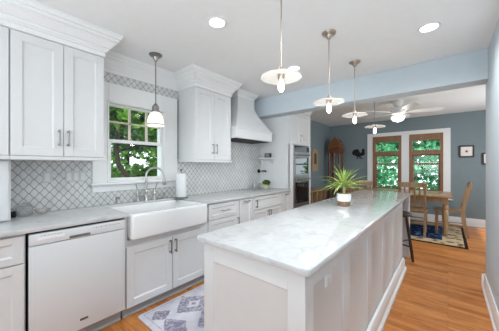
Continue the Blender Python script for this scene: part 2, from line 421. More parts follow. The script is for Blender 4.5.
# ---- crown above the window and along the cabinet tops
CROWN = [(.0, 2.297), (.006, 2.30), (.006, 2.335), (.016, 2.340), (.016, 2.352), (.024, 2.356), (.027, 2.366), (.027, 2.374), (.037, 2.377), (.050, 2.394), (.066, 2.410), (.076, 2.418), (.076, 2.430), (.088, 2.434), (.092, 2.448), (.092, 2.456), (.104, 2.460), (.110, 2.474), (.112, 2.484), (.118, 2.486), (.118, 2.499)]
def crown(xf, y0, y1, left=False, right=True, prof=CROWN, xw=XW+.001, sc=1.0):
    """stepped crown along +y at front plane xf; mitred returns to the wall"""
    vs = []; n = len(prof)
    for o, z in prof:
        o *= sc
        ya = y0-(o if left else 0); yb = y1+(o if right else 0)
        vs += [(xw, ya, z), (xf+o, ya, z), (xf+o, yb, z), (xw, yb, z)]
    fs = []
    for i in range(n-1):
        a, b = i*4, (i+1)*4
        for k in range(4): fs.append((a+k, a+(k+1) % 4, b+(k+1) % 4, b+k))
    fs += [(3, 2, 1, 0), tuple((n-1)*4+k for k in range(4))]
    return MB().raw(vs, fs)
struct('trim_2', crown(XW+.002, .803, 1.797, False, False, [(o*.7, z) for o, z in CROWN]), m_trim)

# ---- dining windows: wide white casing, brown wood frames
mb = MB(); B0 = YB-.022
mb.box(-1.69, WN[0][0], B0, YB, .56, 2.175, .003); mb.box(WN[0][1], WN[1][0], B0, YB, .56, 2.175, .003); mb.box(WN[1][1], .045, B0, YB, .56, 2.175, .003)
for a, b in WN: mb.box(a, b, B0, YB, 2.08, 2.175, .003)
mb.box(-1.73, .085, YB-.05, YB, .535, .56, .004)
struct('trim_3', mb, m_trim)
def window_dining(n, a, b):
    z0, z1 = .66, 2.08; zt = 1.60
    w = MB()
    w.box(a, a+.055, YB-.03, YB+.12, z0, z1); w.box(b-.055, b, YB-.03, YB+.12, z0, z1)
    w.box(a+.055, b-.055, YB-.03, YB+.12, z1-.15, z1); w.box(a+.055, b-.055, YB-.03, YB+.12, z0, z0+.03)
    w.box(a+.055, b-.055, YB-.03, YB+.12, zt-.01, zt+.085)
    o = struct('window_%d' % n, w, m_wtrim)
    MB().box(a+.055, b-.055, YB+.05, YB+.054, zt+.085, z1-.15).build('transom_pane', m_glass, o)
    s = MB(); c, d = a+.055, b-.055; ym = 1.36
    s.box(c, c+.03, YB+.02, YB+.06, z0+.03, ym+.02); s.box(d-.03, d, YB+.02, YB+.06, z0+.03, ym+.02); s.box(c+.03, d-.03, YB+.02, YB+.06, z0+.03, z0+.09); s.box(c+.03, d-.03, YB+.02, YB+.06, ym-.02, ym+.02)
    l = s.build('lower_sash', m_wtrim, o); MB().box(c+.03, d-.03, YB+.04, YB+.044, z0+.09, ym-.02).build('pane', m_glass, l)
    s = MB()
    s.box(c, c+.03, YB+.07, YB+.11, ym-.02, zt-.01); s.box(d-.03, d, YB+.07, YB+.11, ym-.02, zt-.01); s.box(c+.03, d-.03, YB+.07, YB+.11, zt-.04, zt-.01); s.box(c+.03, d-.03, YB+.07, YB+.11, ym-.02, ym+.02)
    u = s.build('upper_sash', m_wtrim, o); MB().box(c+.03, d-.03, YB+.09, YB+.094, ym+.02, zt-.04).build('pane', m_glass, u)
window_dining(2, *WN[0]); window_dining(3, *WN[1])
w = MB(); w.box(1.585, 1.75, 4.65, 4.71, .7, 2.1); w.box(1.585, 1.75, 6.09, 6.15, .7, 2.1); w.box(1.585, 1.75, 4.71, 6.09, .7, .76); w.box(1.585, 1.75, 4.71, 6.09, 2.04, 2.1)
o = struct('window_4', w, m_trim); MB().box(1.66, 1.664, 4.71, 6.09, .76, 2.04).build('pane', m_glass, o)  # unseen side window, added to go with the dining fill lamp

# ---- the garden outside
g = MB().box(-14, -2.9, -6, 16, -.5, -.4); g.box(-2.9, 8, 7.3, 18, -.5, -.4)
o = g.build('garden_lawn', m_grass, origin=(0,0,0)); o['kind'] = 'structure'
def leaves(mb, c, rad, n, size, flat=.75):
    for _ in range(n):
        while True:
            p = Vector((random.uniform(-1,1), random.uniform(-1,1), random.uniform(-1,1)))
            if .2 < p.length < 1: break
        p = Vector((p.x*rad[0], p.y*rad[1], p.z*rad[2]))+Vector(c)
        d = Vector((random.gauss(0,1), random.gauss(0,1), random.gauss(-.2,.7))).normalized()
        u = d.cross(Vector((random.gauss(0,1), random.gauss(0,1), random.gauss(0,1)))).normalized(); q = d.cross(u)
        s = size*random.uniform(.6, 1.4); w_ = s*.36
        mb.raw([p-d*s*.5, p-d*.1*s+u*w_+q*.06*s, p+d*s*.5, p-d*.1*s-u*w_+q*.06*s, p], [(0, 4, 1), (1, 4, 2), (0, 3, 4), (3, 2, 4)])
def tree(name, label, cat, base, trunk, blobs, leaf, n, size, group=None):
    t = thing(name, base, label, cat, group)
    if trunk:
        tm = MB()
        for pts, r0, r1 in trunk:
            k = len(pts); tm.tube(pts, 0, 8, [r0+(r1-r0)*i/(k-1) for i in range(k)])
        tm.build('trunk', m_bark, t)
    lm = MB(); tot = sum(b[1][0]*b[1][1]*b[1][2] for b in blobs)
    for c, r in blobs: leaves(lm, c, r, int(n*r[0]*r[1]*r[2]/tot), size)
    lm.build('foliage', leaf, t, smooth=0, recalc=False)
tree('garden_tree', 'leafy green tree with a forked dark trunk outside the sink window', 'tree', (-5.0, 2.1, -.4),
     [([(-5.0,2.25,-.4), (-5.0,2.22,.5), (-5.0,2.12,1.05), (-5.0,1.93,1.35), (-4.98,1.88,1.7), (-4.9,1.95,2.3), (-4.9,1.95,3.0)], .055, .035), ([(-5.0,1.9,1.6), (-4.9,2.25,1.75), (-4.8,2.7,1.72), (-4.8,3.1,1.9)], .03, .012), ([(-4.95,1.9,2.0), (-4.8,2.3,2.2), (-4.6,2.9,2.5)], .03, .012)],
     [((-5.2,1.7,2.6), (.7,1.0,.75)), ((-4.9,2.9,2.5), (.7,.8,.8)), ((-5.6,2.5,2.1), (.4,.9,.45)), ((-4.6,2.3,2.15), (.35,.6,.35))], m_leafA, 5200, .16)
tree('garden_shrub', 'low bright green shrub outside the sink window below the tree', 'shrub', (-5.8, 2.2, -.4), None,
     [((-5.9,1.5,.6), (.6,.8,.8)), ((-5.6,2.7,.5), (.6,.7,.8)), ((-5.8,3.6,.7), (.6,.7,1.0))], m_leafA, 4200, .15)
tree('background_tree', 'distant dense tree filling the view through the sink window', 'tree', (-9.5, 4.0, -.4),
     [([(-9.5,4.0,-.4), (-9.5,4.0,2.0), (-9.3,4.2,4.0)], .09, .06)],
     [((-9.5,3.0,1.6), (1.2,1.0,1.6)), ((-9.6,5.9,1.4), (1.4,.9,1.7)), ((-9.6,4.5,.5), (1.2,1.6,.9)), ((-9.2,4.3,2.1), (.8,1.3,.5)), ((-9.5,4.2,4.0), (1.3,2.4,1.0))], m_leafA, 5600, .22)
tree('garden_hedge', 'bushy teal green hedge outside the left dining window', 'hedge', (-2.0, 10.2, -.4), None,
     [((-2.4,10.3,.6), (.7,.6,1.2)), ((-1.75,10.1,.5), (.55,.6,1.05)), ((-2.0,10.8,1.5), (.8,.6,.7))], m_leafB, 1500, .17)
tree('garden_hedge', 'bushy teal green hedge outside the right dining window', 'hedge', (-.4, 10.2, -.4), None,
     [((-.65,10.3,.6), (.5,.6,1.15)), ((.05,10.1,.5), (.6,.6,1.1)), ((.6,10.3,.7), (.6,.6,1.2)), ((-.3,10.8,1.5), (.85,.6,.65))], m_leafB, 1500, .17)
tree('garden_tree', 'dark leafy tree far outside the dining windows above the hedges', 'tree', (-1.2, 13.2, -.4),
     [([(-1.2,13.2,-.4), (-1.2,13.2,1.6), (-1.0,13.2,3.2)], .16, .1)],
     [((-2.4,13.2,2.6), (1.3,.8,1.0)), ((-.6,13.2,2.6), (1.4,.8,1.0)), ((.9,13.2,2.2), (1.0,.8,1.3))], m_leafB, 6500, .26)

# ================================================================ CABINETRY
def LX(x0, y0=0, z0=0): return lambda p: Vector((x0+p.y, y0+p.x, z0+p.z))      # local x along +y, local y out of the wall (+x)
def FY(x0, y0, z0=0): return lambda p: Vector((x0+p.x, y0-p.y, z0+p.z))        # local x along +x, local y out towards -y
def door(mp, w, h, st=.062, th=.020, rail=None):
    """frame-and-panel front with a stepped bead round the recessed panel"""
    d = MB(mp); rl = rail or st; e = .0015
    d.box(0, st, 0, th, 0, h, e); d.box(w-st, w, 0, th, 0, h, e); d.box(st, w-st, 0, th, 0, rl, e); d.box(st, w-st, 0, th, h-rl, h, e)
    b = .010                                                    # bead: sloped strips from frame to panel
    x0, x1, z0, z1 = st, w-st, rl, h-rl; t0, t1 = th-.003, .009
    vs = [(x0,t0,z0),(x1,t0,z0),(x1,t0,z1),(x0,t0,z1),(x0+b,t1,z0+b),(x1-b,t1,z0+b),(x1-b,t1,z1-b),(x0+b,t1,z1-b)]
    d.raw(vs, [(0,1,5,4),(1,2,6,5),(2,3,7,6),(3,0,4,7),(4,5,6,7)])
    return d
def bar_pull(mp, x, z, ln, vert=True, mat=None, parent=None, th=.020, r=.0055):
    h = MB(mp); a = ln/2; q = th+.028
    if vert:
        h.tube([(x,q,z-a), (x,q,z+a)], r, 8)
        for s_ in (-1, 1): h.tube([(x,th-.001,z+s_*(a-.012)), (x,q,z+s_*(a-.012))], r*.9, 8); h.box(x-.008, x+.008, th-.001, th+.003, z+s_*(a-.012)-.008, z+s_*(a-.012)+.008)
    else:
        h.tube([(x-a,q,z), (x+a,q,z)], r, 8)
        for s_ in (-1, 1): h.tube([(x+s_*(a-.012),th-.001,z), (x+s_*(a-.012),q,z)], r*.9, 8)
    return h.build('handle', mat or m_dnickel, parent)
G_UP = 'white wall cabinets'; G_BASE = 'white base cabinets along the sink wall'
def wall_cabinet(y0, y1, fronts, label, z0=1.39, z1=2.295, xb=-2.40, cr=(False, False)):
    t = thing('wall_cabinet', (-2.57, (y0+y1)/2, z0-.028), label, 'cabinet', None)
    MB().box(XW+.001, xb, y0, y1, z0, z1+.035, .001).build('body', m_cab, t)
    lr = MB(); lr.box(XW+.009, xb+.030, y0+(0 if not cr[0] else -.0), y1+(.012 if cr[1] else 0), z0-.028, z0, .003); lr.build('light_rail', m_cab, t)
    for (a, b, hs) in fronts:
        d = door(LX(xb, a, z0+.004), b-a, z1-z0-.008).build('door', m_cab, t)
        if hs is not None: bar_pull(LX(xb, a, z0+.004), (b-a-.028) if hs > 0 else .028, .145, .13, True, parent=d)
    crown(xb+.018, y0, y1, cr[0], cr[1]).build('crown', m_trim, t)
    return t
wall_cabinet(-.45, .1954, [(-.447, .191, None)], 'white wall cabinet with one shaker door at the left edge, above the counter cabinet')
wall_cabinet(.1956, .800, [(.200, .503, 1), (.507, .795, -1)], 'white two-door wall cabinet left of the sink window', cr=(False, True))
wall_cabinet(1.80, 2.432, [(1.805, 2.112, 1), (2.116, 2.427, -1)], 'white two-door wall cabinet between the sink window and the range hood', cr=(True, True))
# counter cabinet in the left corner
t = thing('counter_cabinet', (-2.59, -.12, .915), 'white cabinet standing on the counter at the left edge, under the wall cabinet', 'cabinet')
MB().box(XW+.010, -2.455, -.45, .208, .915, 1.360, .002).build('body', m_cab, t)
d = door(LX(-2.455, -.44, .925), .635, .425).build('door', m_cab, t)
bar_pull(LX(-2.455, -.44, .925), .03, .10, .12, True, parent=d)

XF = -2.11                                                        # carcass front; fronts are 20 mm thick
def base_body(t, y0, y1, top=.882):
    MB().box(XW+.010, XF, y0, y1, .092, top, .001).build('body', m_cab, t)
    k = MB().box(XW+.010, -2.155, y0, y1, .0, .092); k.box(-2.155, -2.143, y0, y1, 0, .016, .003); k.build('toe_kick', m_kick, t)
def front(t, nm, a, b, z0, z1, hs=None, st=.052):
    d = door(LX(XF, a, z0), b-a, z1-z0, st, rail=min(st, (z1-z0)*.26)).build(nm, m_cab, t)
    if hs == 'mid': bar_pull(LX(XF, a, z0), (b-a)/2, (z1-z0)/2, .14, False, parent=d)
    elif hs == 'left': bar_pull(LX(XF, a, z0), .026, z1-z0-.09, .13, True, parent=d)
    elif hs == 'right': bar_pull(LX(XF, a, z0), b-a-.026, z1-z0-.09, .13, True, parent=d)
    elif hs == 'top': bar_pull(LX(XF, a, z0), (b-a)/2, z1-z0-.026, .12, False, parent=d)
    elif hs == 'topmid': bar_pull(LX(XF, a, z0), (b-a)/2, z1-z0-.028, .12, False, parent=d)
    return d
t = thing('base_cabinet', (-2.42, 0, 0), 'white base cabinet with drawer and door left of the dishwasher', 'cabinet', G_BASE)
base_body(t, -.45, .246); front(t, 'drawer', -.26, .238, .695, .868, 'mid'); front(t, 'door', -.26, .238, .105, .685, 'left')
t = thing('base_cabinet', (-2.42, 1.31, 0), 'white two-door sink cabinet under the apron sink', 'cabinet', G_BASE)
base_body(t, .862, 1.762, .675); 
mb = MB(); mb.box(XW+.02, XF, .862, .886, .676, .882).build('side_panel', m_cab, t); MB().box(XW+.02, XF, 1.716, 1.762, .676, .882).build('side_panel', m_cab, t)
front(t, 'door', .872, 1.308, .10, .618, 'right', .06); front(t, 'door', 1.314, 1.752, .10, .618, 'left', .06)
t = thing('base_cabinet', (-2.42, 2.02, 0), 'white base cabinet with one drawer right of the sink', 'cabinet', G_BASE)
base_body(t, 1.764, 2.288); front(t, 'drawer', 1.772, 2.282, .69, .868, 'mid'); front(t, 'door', 1.772, 2.282, .105, .68, 'right')
t = thing('base_cabinet', (-2.42, 2.43, 0), 'narrow white pull-out base cabinet below the tile next to the drawer cabinet', 'cabinet', G_BASE)
base_body(t, 2.290, 2.568); front(t, 'door', 2.300, 2.555, .105, .868, 'top')
t = thing('base_cabinet', (-2.42, 2.95, 0), 'wide white base cabinet with a drawer front under the range hood', 'cabinet', G_BASE)
base_body(t, 2.570, 3.338); front(t, 'drawer', 2.588, 3.325, .69, .868)
for a, b, q in ((2.588, 2.952, 'right'), (2.960, 3.325, 'left')): front(t, 'door', a, b, .105, .68, q)
d_ = bar_pull(LX(XF, 2.588, .69), .055, .085, .11, True, m_black, [c for c in t.children if c.name.startswith('drawer')][0])
t = thing('base_cabinet', (-2.42, 3.46, 0), 'narrow white base cabinet at the end of the counter beside the ovens', 'cabinet', G_BASE)
base_body(t, 3.340, 3.582); front(t, 'door', 3.348, 3.576, .105, .868, 'topmid')

# worktops
def slab(poly, z0, z1, r=.004):
    bm = bmesh.new(); vs = [bm.verts.new((x, y, z0)) for x, y in poly]; f = bm.faces.new(vs)
    e = bmesh.ops.extrude_face_region(bm, geom=[f]); bmesh.ops.translate(bm, verts=[v for v in e['geom'] if isinstance(v, bmesh.types.BMVert)], vec=(0,0,z1-z0))
    bmesh.ops.recalc_face_normals(bm, faces=bm.faces)
    ed = [x for x in bm.edges if abs(x.verts[0].co.z-x.verts[1].co.z) < 1e-6]
    bmesh.ops.bevel(bm, geom=ed, offset=r, segments=2, profile=.5, affect='EDGES'); return MB().frombm(bm)
mb = slab([(XW+.009, -.45), (-2.065, -.45), (-2.065, .886), (-2.62, .886), (-2.62, 1.716), (-2.065, 1.716), (-2.065, 3.582), (XW+.009, 3.582)], .884, .914)
tag(mb.build('countertop', m_quartz), 'long white quartz countertop along the tiled sink wall', 'countertop')

# dishwasher
t = thing('dishwasher', (-2.4, .55, 0), 'white built-in dishwasher between the sink and the left base cabinet', 'dishwasher')
MB().box(-2.70, -2.115, .262, .846, .10, .872).build('body', m_dark, t)
D = MB(); D.box(-2.112, -2.068, .258, .850, .115, .790, .006, 2); dd = D.build('door', m_dw, t)
C = MB(); C.box(-2.112, -2.066, .258, .850, .794, .868, .006, 2); cc = C.build('control_panel', m_dw, t)
q = MB(); q.box(-2.0675, -2.063, .470, .600, .800, .818, .004); q.build('pocket_handle', m_dnickel, cc)
q = MB()
for i in range(7): q.box(-2.0665, -2.0652, .315+i*.017, .325+i*.017, .850, .8535)
q.build('printed_markings', m_grey, cc); q = MB()
for i in range(12): q.box(-2.0665, -2.0652, .62+i*.016, .628+i*.016, .846-(i%2)*.004, .849)
q.build('printed_markings', m_grey, cc)
q = MB(); q.box(-2.0685, -2.0655, .305, .445, .826, .846, .001); q.build('brand_strip', m_trim, cc)
q = MB(); q.box(-2.0695, -2.066, .535, .585, .178, .194, .003); bd = q.build('badge', m_black, dd)
q = MB()
for i in range(6): q.box(-2.0662, -2.0655, .541+i*.0066, .5455+i*.0066, .183, .189)
q.build('badge_lettering', m_nickel, bd)
k = MB(); k.box(-2.70, -2.150, .262, .846, .0, .098); k.box(-2.15, -2.14, .262, .846, 0, .02, .003); k.build('toe_kick', m_kick, t)

# apron sink
bm = bmesh.new()
t = thing('farmhouse_sink', (-2.33, 1.30, .683), 'white fireclay apron-front farmhouse sink below the window', 'sink')
mb = MB()
mb.box(-2.10, -2.028, .892, 1.710, .683, .902, .022, 4)                    # apron
mb.box(-2.615, -2.10, .892, .925, .70, .898, .008, 2); mb.box(-2.615, -2.10, 1.677, 1.710, .70, .898, .008, 2); mb.box(-2.615, -2.58, .92, 1.68, .70, .898, .008, 2)
mb.box(-2.60, -2.08, .90, 1.70, .684, .70)
mb.build('basin', m_china, t)
MB().lathe([(.0,.0), (.04,.0), (.045,.004), (.03,.006), (0,.003)], (-2.36, 1.30, .700), 20).build('drain', m_nickel, t)

# faucet
FX = -2.665
t = thing('bridge_faucet', (FX, 1.33, .914), 'nickel gooseneck bridge faucet with two lever handles behind the sink', 'faucet')
mb = MB(); arc = [(FX, 1.33, .914), (FX, 1.33, 1.20)]
for i in range(1, 13):
    a = PI*i/12; arc.append((FX+.06*(1-math.cos(a)), 1.33+.072*(1-math.cos(a)), 1.20+.095*math.sin(a)))
arc.append((FX+.126, 1.482, 1.135)); mb.tube(arc, .0115, 10)
mb.lathe([(.026,0), (.026,.008), (.018,.02), (.016,.09), (.02,.1), (.013,.12)], (FX, 1.33, .914), 16)
mb.build('spout', m_nickel, t)
MB().lathe([(.0145, 0), (.020, .01), (.020, .055), (.012, .07)], (FX+.126, 1.482, 1.095), 14).build('spray_head', m_nickel, t)
MB().tube([(FX, 1.23, .985), (FX, 1.43, .985)], .010, 10).build('bridge', m_nickel, t)
for y in (1.23, 1.43):
    mb = MB(); mb.lathe([(.024,0), (.024,.008), (.015,.02), (.014,.06), (.019,.075), (.013,.09), (.012,.12), (.008,.13)], (FX, y, .914), 14)
    mb.tube([(FX, y, 1.03), (FX+.01, y+(y-1.33)*.1, 1.06), (FX+.015, y+(y-1.33)*.25, 1.115)], .006, 8); mb.build('lever_handle', m_nickel, t)
mb = MB(); mb.lathe([(.022,0), (.022,.006), (.013,.012), (.013,.055), (.016,.06), (.016,.075), (.004,.08)], (FX, 1.55, .914), 14); tag(mb.build('side_sprayer', m_nickel), 'small nickel side sprayer right of the faucet handles', 'sprayer')
t = thing('soap_dispenser', (FX, 1.01, .914), 'small nickel soap dispenser on the counter left of the faucet', 'soap dispenser')
MB().lathe([(.020,0), (.020,.006), (.011,.012), (.011,.07), (.013,.075), (0,.08)], (FX, 1.01, .914), 14).build('pump', m_nickel, t)
MB().tube([(FX, 1.01, .985), (FX+.03, 1.02, .992), (FX+.055, 1.03, .975)], .006, 8).build('spout', m_nickel, t)

# paper towel
t = thing('paper_towel_holder', (-2.555, 1.725, .914), 'dark metal paper towel holder on the counter right of the sink', 'holder')
MB().lathe([(0,0), (.078,0), (.078,.010), (.07,.014), (0,.014)], (-2.555,1.725,.914), 28).build('base', m_dnickel, t)
MB().lathe([(0,0), (.006,0), (.006,.325), (.016,.328), (.018,.338), (.012,.35), (0,.352)], (-2.555,1.725,.928), 14).build('post', m_dnickel, t)
tag(MB().lathe([(.02,.003), (.062,.003), (.064,.006), (.064,.291), (.062,.294), (.02,.294)], (-2.555,1.725,.928), 32, close=True).build('paper_towel_roll', m_paper), 'white roll of paper towels on the holder beside the sink', 'paper towels')

# small things by the counter cabinet
t = thing('glass_jar', (-2.62, .30, .914), 'squat clear glass jar with a round lid on the counter near the left cabinet', 'jar')
MB().lathe([(0,.001), (.042,.001), (.052,.010), (.052,.07), (.040,.082), (.037,.082), (.048,.07), (.048,.012), (.04,.006), (0,.006)], (-2.62,.30,.914), 24).build('body', m_clear, t)
MB().lathe([(0,.082), (.042,.082), (.044,.09), (.02,.098), (.008,.104), (.010,.114), (0,.12)], (-2.62,.30,.914), 24).build('lid', m_clear, t)
tag(MB().lathe([(0,0), (.016,0), (.018,.004), (.018,.040), (.013,.048), (0,.05)], (-2.60,.232,.914), 18).build('pot', m_black), 'tiny black pot on the counter against the left cabinet', 'pot')
t = thing('glass_dish', (-2.60, .405, .914), 'low clear glass dish on the counter right of the squat jar', 'dish')
MB().lathe([(0,.001), (.022,.001), (.045,.025), (.055,.045), (.052,.045), (.042,.027), (.02,.006), (0,.006)], (-2.60,.405,.914), 24).build('bowl', m_clear, t)
MB().lathe([(0,.0), (.012,.002), (.022,.012), (.025,.02), (.012,.032), (0,.035)], (-2.60,.405,.921), 14).build('contents', M('pale_peach_soap', (.62,.50,.44), .6), t)
# outlet plates on the tile
for y0, y1, lb in ((.425, .495, 'white double outlet plate on the tile nearest the left cabinet'), (.59, .755, 'wide white switch plate on the tile below the two-door cabinet')):
    t = thing('outlet_plate', (XW+.008, (y0+y1)/2, 1.165), lb, 'outlet')
    MB().box(XW+.008, XW+.014, y0, y1, 1.165, 1.265, .002).build('plate', M('grey_white_plate', (.55,.55,.545), .4, var=.01), t)
    n = 1 if y1-y0 < .1 else 3
    for i in range(n):
        yc = y0+(y1-y0)*(i+.5)/n
        MB().box(XW+.0135, XW+.0165, yc-.017, yc+.017, 1.18, 1.25, .001).build('socket' if n == 1 else 'switch', m_cab, t)

# range hood
t = thing('range_hood', (-2.5, 2.91, 1.70), 'white painted wood range hood with flared sides between wall cabinet and beam', 'range hood')
hx = XW+.010
mb = MB(); mb.box(hx, -2.300, 2.450, 3.345, 1.725, 1.870, .002)
mb.box(hx, -2.290, 2.440, 3.3495, 1.855, 1.876, .003); mb.box(hx, -2.292, 2.442, 3.3495, 1.718, 1.735, .003); mb.build('band', m_cab, t)
prof = [(.0, -2.300, 2.460, 3.340, 1.876)]
for i in range(1, 9):
    f = i/8; e = 1-(1-f)**1.25
    prof.append((f, -2.300-.20*e, 2.46+.245*e, 3.34-.225*e, 1.876+.385*f))
prof.append((1, -2.50, 2.705, 3.115, 2.40))
vs = []; fs = []
for _, xf, a, b, z in prof: vs += [(hx, a, z), (xf, a, z), (xf, b, z), (hx, b, z)]
for i in range(len(prof)-1):
    for k in range(4): fs.append((i*4+k, i*4+(k+1) % 4, (i+1)*4+(k+1) % 4, (i+1)*4+k))
n = len(prof)-1; fs += [(3,2,1,0), tuple(n*4+k for k in range(4))]
MB().raw(vs, fs).build('flared_body', m_cab, t, smooth=20)
crown(-2.50, 2.705, 3.115, True, True, [(max(0,(o-.006)*.45), 2.40+(z-2.297)*.495) for o, z in CROWN], hx).build('crown', m_trim, t)
mb = MB(); mb.box(hx+.03, -2.34, 2.50, 3.30, 1.708, 1.720)
for i in range(10): mb.box(hx+.05, -2.36, 2.53+i*.075, 2.58+i*.075, 1.702, 1.709)
mb.build('filter', m_dark, t)

# oven tower
Y0, Y1 = 3.584, 4.36; XT = -2.10
t = thing('tall_oven_cabinet', (-2.42, 3.97, 0), 'tall white cabinet housing the wall ovens at the end of the counter', 'cabinet')
mb = MB(); mb.box(XW+.001, XT, Y0, Y0+.022, 0, 2.33, .001); mb.box(XW+.001, XT, Y1-.022, Y1, 0, 2.33, .001)
mb.box(XW+.001, XT, Y0+.022, Y1-.022, 1.69, 2.33); mb.box(XW+.001, XT, Y0+.022, Y1-.022, .092, .545); mb.box(XW+.001, -2.155, Y0+.022, Y1-.022, 0, .092)
mb.box(XT-.02, XT+.019, Y0, 3.680, .545, 1.69); mb.box(XT-.02, XT+.019, 4.312, Y1, .545, 1.69)
mb.build('body', m_cab, t)
for a, b, sd in ((Y0+.004, 3.970, 1), (3.974, Y1-.004, -1)):
    d = door(LX(XT, a, 1.70), b-a, .585).build('door', m_cab, t)
    bar_pull(LX(XT, a, 1.70), b-a-.028 if sd > 0 else .028, .12, .12, True, parent=d)
d = door(LX(XT, Y0+.004, .105), Y1-Y0-.008, .425).build('drawer', m_cab, t); bar_pull(LX(XT, Y0+.004, .105), .38, .36, .16, False, parent=d)
crown(XT+.018, Y0, Y1, False, True).build('crown', m_trim, t)
t = thing('double_wall_oven', (-2.4, 3.996, .55), 'stainless double wall oven with black glass doors in the tall white cabinet', 'oven')
OY0, OY1 = 3.684, 4.308; OX = XT+.022
MB().box(-2.68, XT, OY0, OY1, .555, 1.675).build('body', m_steel, t)
cp = MB().box(XT, OX, OY0, OY1, 1.572, 1.675, .003).build('control_panel', m_steel, t)
MB().box(OX-.001, OX+.002, OY0+.03, OY1-.03, 1.580, 1.669).build('display', m_bglass2, cp)
ud = MB().box(XT, OX, OY0, OY1, 1.125, 1.566, .003).build('upper_door', m_steel, t)
MB().box(OX-.001, OX+.003, OY0+.07, OY1-.06, 1.165, 1.465).build('glass', m_bglass, ud)
def oven_bar(z, p):
    h = MB(); h.tube([(OX+.042, OY0+.03, z), (OX+.042, OY1-.03, z)], .013, 10)
    for y in (OY0+.07, OY1-.07): h.tube([(OX-.001, y, z), (OX+.042, y, z)], .009, 8)
    h.build('handle', m_steel, p)
oven_bar(1.515, ud)
ld = MB().box(XT, OX, OY0, OY1, .565, 1.118, .003).build('lower_door', m_steel, t)
MB().box(OX-.001, OX+.003, OY0+.07, OY1-.06, .635, 1.02).build('glass', m_bglass2, ld)
oven_bar(1.075, ld)

# wall shelf, clock and things near the end panel of the tower
t = thing('corner_shelf', (-2.54, 3.52, 1.345), 'small white bracket shelf on the tall cabinet end panel', 'shelf')
MB().box(-2.725, -2.40, 3.47, 3.5825, 1.437, 1.463, .002).build('board', m_cab, t)
for x in (-2.69, -2.44):
    MB().prism([(3.5825, 1.437), (3.48, 1.437), (3.50, 1.425), (3.56, 1.375), (3.5825, 1.345)], x-.008, x+.008, 'x').build('bracket', m_cab, t)
t = thing('table_radio', (-2.50, 3.525, 1.463), 'small dark box radio on the white bracket shelf', 'radio')
MB().box(-2.575, -2.455, 3.495, 3.555, 1.463, 1.543, .008, 2).build('body', m_dark, t)
MB().box(-2.565, -2.465, 3.4935, 3.4955, 1.472, 1.534).build('grille', m_grey, t)
t = thing('pot_filler', (-2.73, 3.43, 1.19), 'black folding pot filler tap on the tile below the bracket shelf', 'tap')
MB().lathe([(0,0), (.036,0), (.036,.008), (.02,.014), (.016,.03), (0,.03)], (XW+.008, 3.53, 1.215), 18, 'x').build('wall_flange', m_black, t)
MB().tube([(XW+.035, 3.53, 1.215), (XW+.06, 3.53, 1.215), (XW+.10, 3.52, 1.220)], .006, 8).build('arm', m_black, t)
MB().tube([(XW+.10, 3.52, 1.220), (XW+.19, 3.50, 1.222), (XW+.205, 3.495, 1.205)], .012, 8).build('spout', m_black, t)
t = thing('potted_herb', (-2.46, 3.40, .914), 'small green plant in a square yellowish pot on the counter near the ovens', 'plant')
mb = MB(); mb.raw([(-2.49,3.37,.915),(-2.43,3.37,.915),(-2.43,3.43,.915),(-2.49,3.43,.915),(-2.505,3.355,.985),(-2.415,3.355,.985),(-2.415,3.445,.985),(-2.505,3.445,.985)], [(3,2,1,0),(0,1,5,4),(1,2,6,5),(2,3,7,6),(3,0,4,7),(4,5,6,7)])
mb.build('pot', M('pale_yellow_glaze', (.58,.56,.40), .4, var=.08), t)
mb = MB(); leaves(mb, (-2.46,3.40,1.015), (.065,.065,.045), 260, .035); mb.build('foliage', m_leafD, t, smooth=0, recalc=False)
for x, y, lb in ((-2.60, 3.40, 'clear drinking glass beside the small potted plant'), (-2.655, 3.30, 'clear drinking glass on the counter against the tile below the pot filler')):
    tag(MB().lathe([(0,.001), (.024,.001), (.030,.09), (.027,.09), (.022,.008), (0,.008)], (x,y,.914), 20).build('drinking_glass', m_clear), lb, 'glass', 'drinking glasses on the counter')

# ================================================================ ISLAND
IX0, IX1, IY0, IY1 = -1.085, -.445, .885, 3.57
t = thing('kitchen_island', (-.76, 2.2, 0), 'long white panelled kitchen island in the middle of the room', 'island')
MB().box(IX0+.018, IX1-.018, IY0+.018, IY1, 0, .884).build('carcass', m_cab, t)
# front end panel
w = IX1-IX0
mb = door(FY(IX0, IY0+.018, .0), w, .884, .082, .018, .10); mb.build('end_panel', m_cab, t)
# side panels facing the passage
ys = [.9035, 1.40, 1.925, 2.44, 2.95, 3.57]
for a, b in zip(ys[:-1], ys[1:]):
    door(LX(IX1-.018, a, 0), b-a, .884, .058, .018, .085).build('side_panel', m_cab, t)
for a, b in zip(ys[:-1], ys[1:]):
    door(lambda p, a=a: Vector((IX0+.018-p.y, a+p.x, p.z)), b-a, .884, .058, .018, .085).build('side_panel', m_cab, t)
mb = MB(); pr = [(IX1,0), (IX1+.045,0), (IX1+.045,.03), (IX1+.028,.05), (IX1+.028,.12), (IX1+.016,.145), (IX1+.004,.15), (IX1,.15)]
mb.prism(pr, IY0, IY1+.0, 'y'); mb.build('base_moulding', m_trim, t)
mb = MB(); mb.box(IX0, IX1, IY0-.018, IY0, 0, .12, .004); mb.build('base_moulding', m_trim, t)
for x in (IX0+.055, IX1-.030):
    MB().box(x-.05, x+.05, 4.05, 4.15, 0, .884, .004).build('leg', m_cab, t)
def rounded(x0, x1, y0, y1, r, n=4):
    p = []
    for cx, cy, a0 in ((x1-r,y1-r,0), (x0+r,y1-r,90), (x0+r,y0+r,180), (x1-r,y0+r,270)):
        for i in range(n+1):
            a = math.radians(a0+90*i/n); p.append((cx+r*math.cos(a), cy+r*math.sin(a)))
    return p
tag(slab(rounded(-1.115, -.408, .850, 4.222, .018), .8845, .916, .006).build('island_countertop', m_quartz), 'thick white quartz slab on top of the kitchen island', 'countertop')
t = thing('outlet_plate', (-.44, 1.14, .72), 'white outlet plate on the side of the island near its front corner', 'outlet')
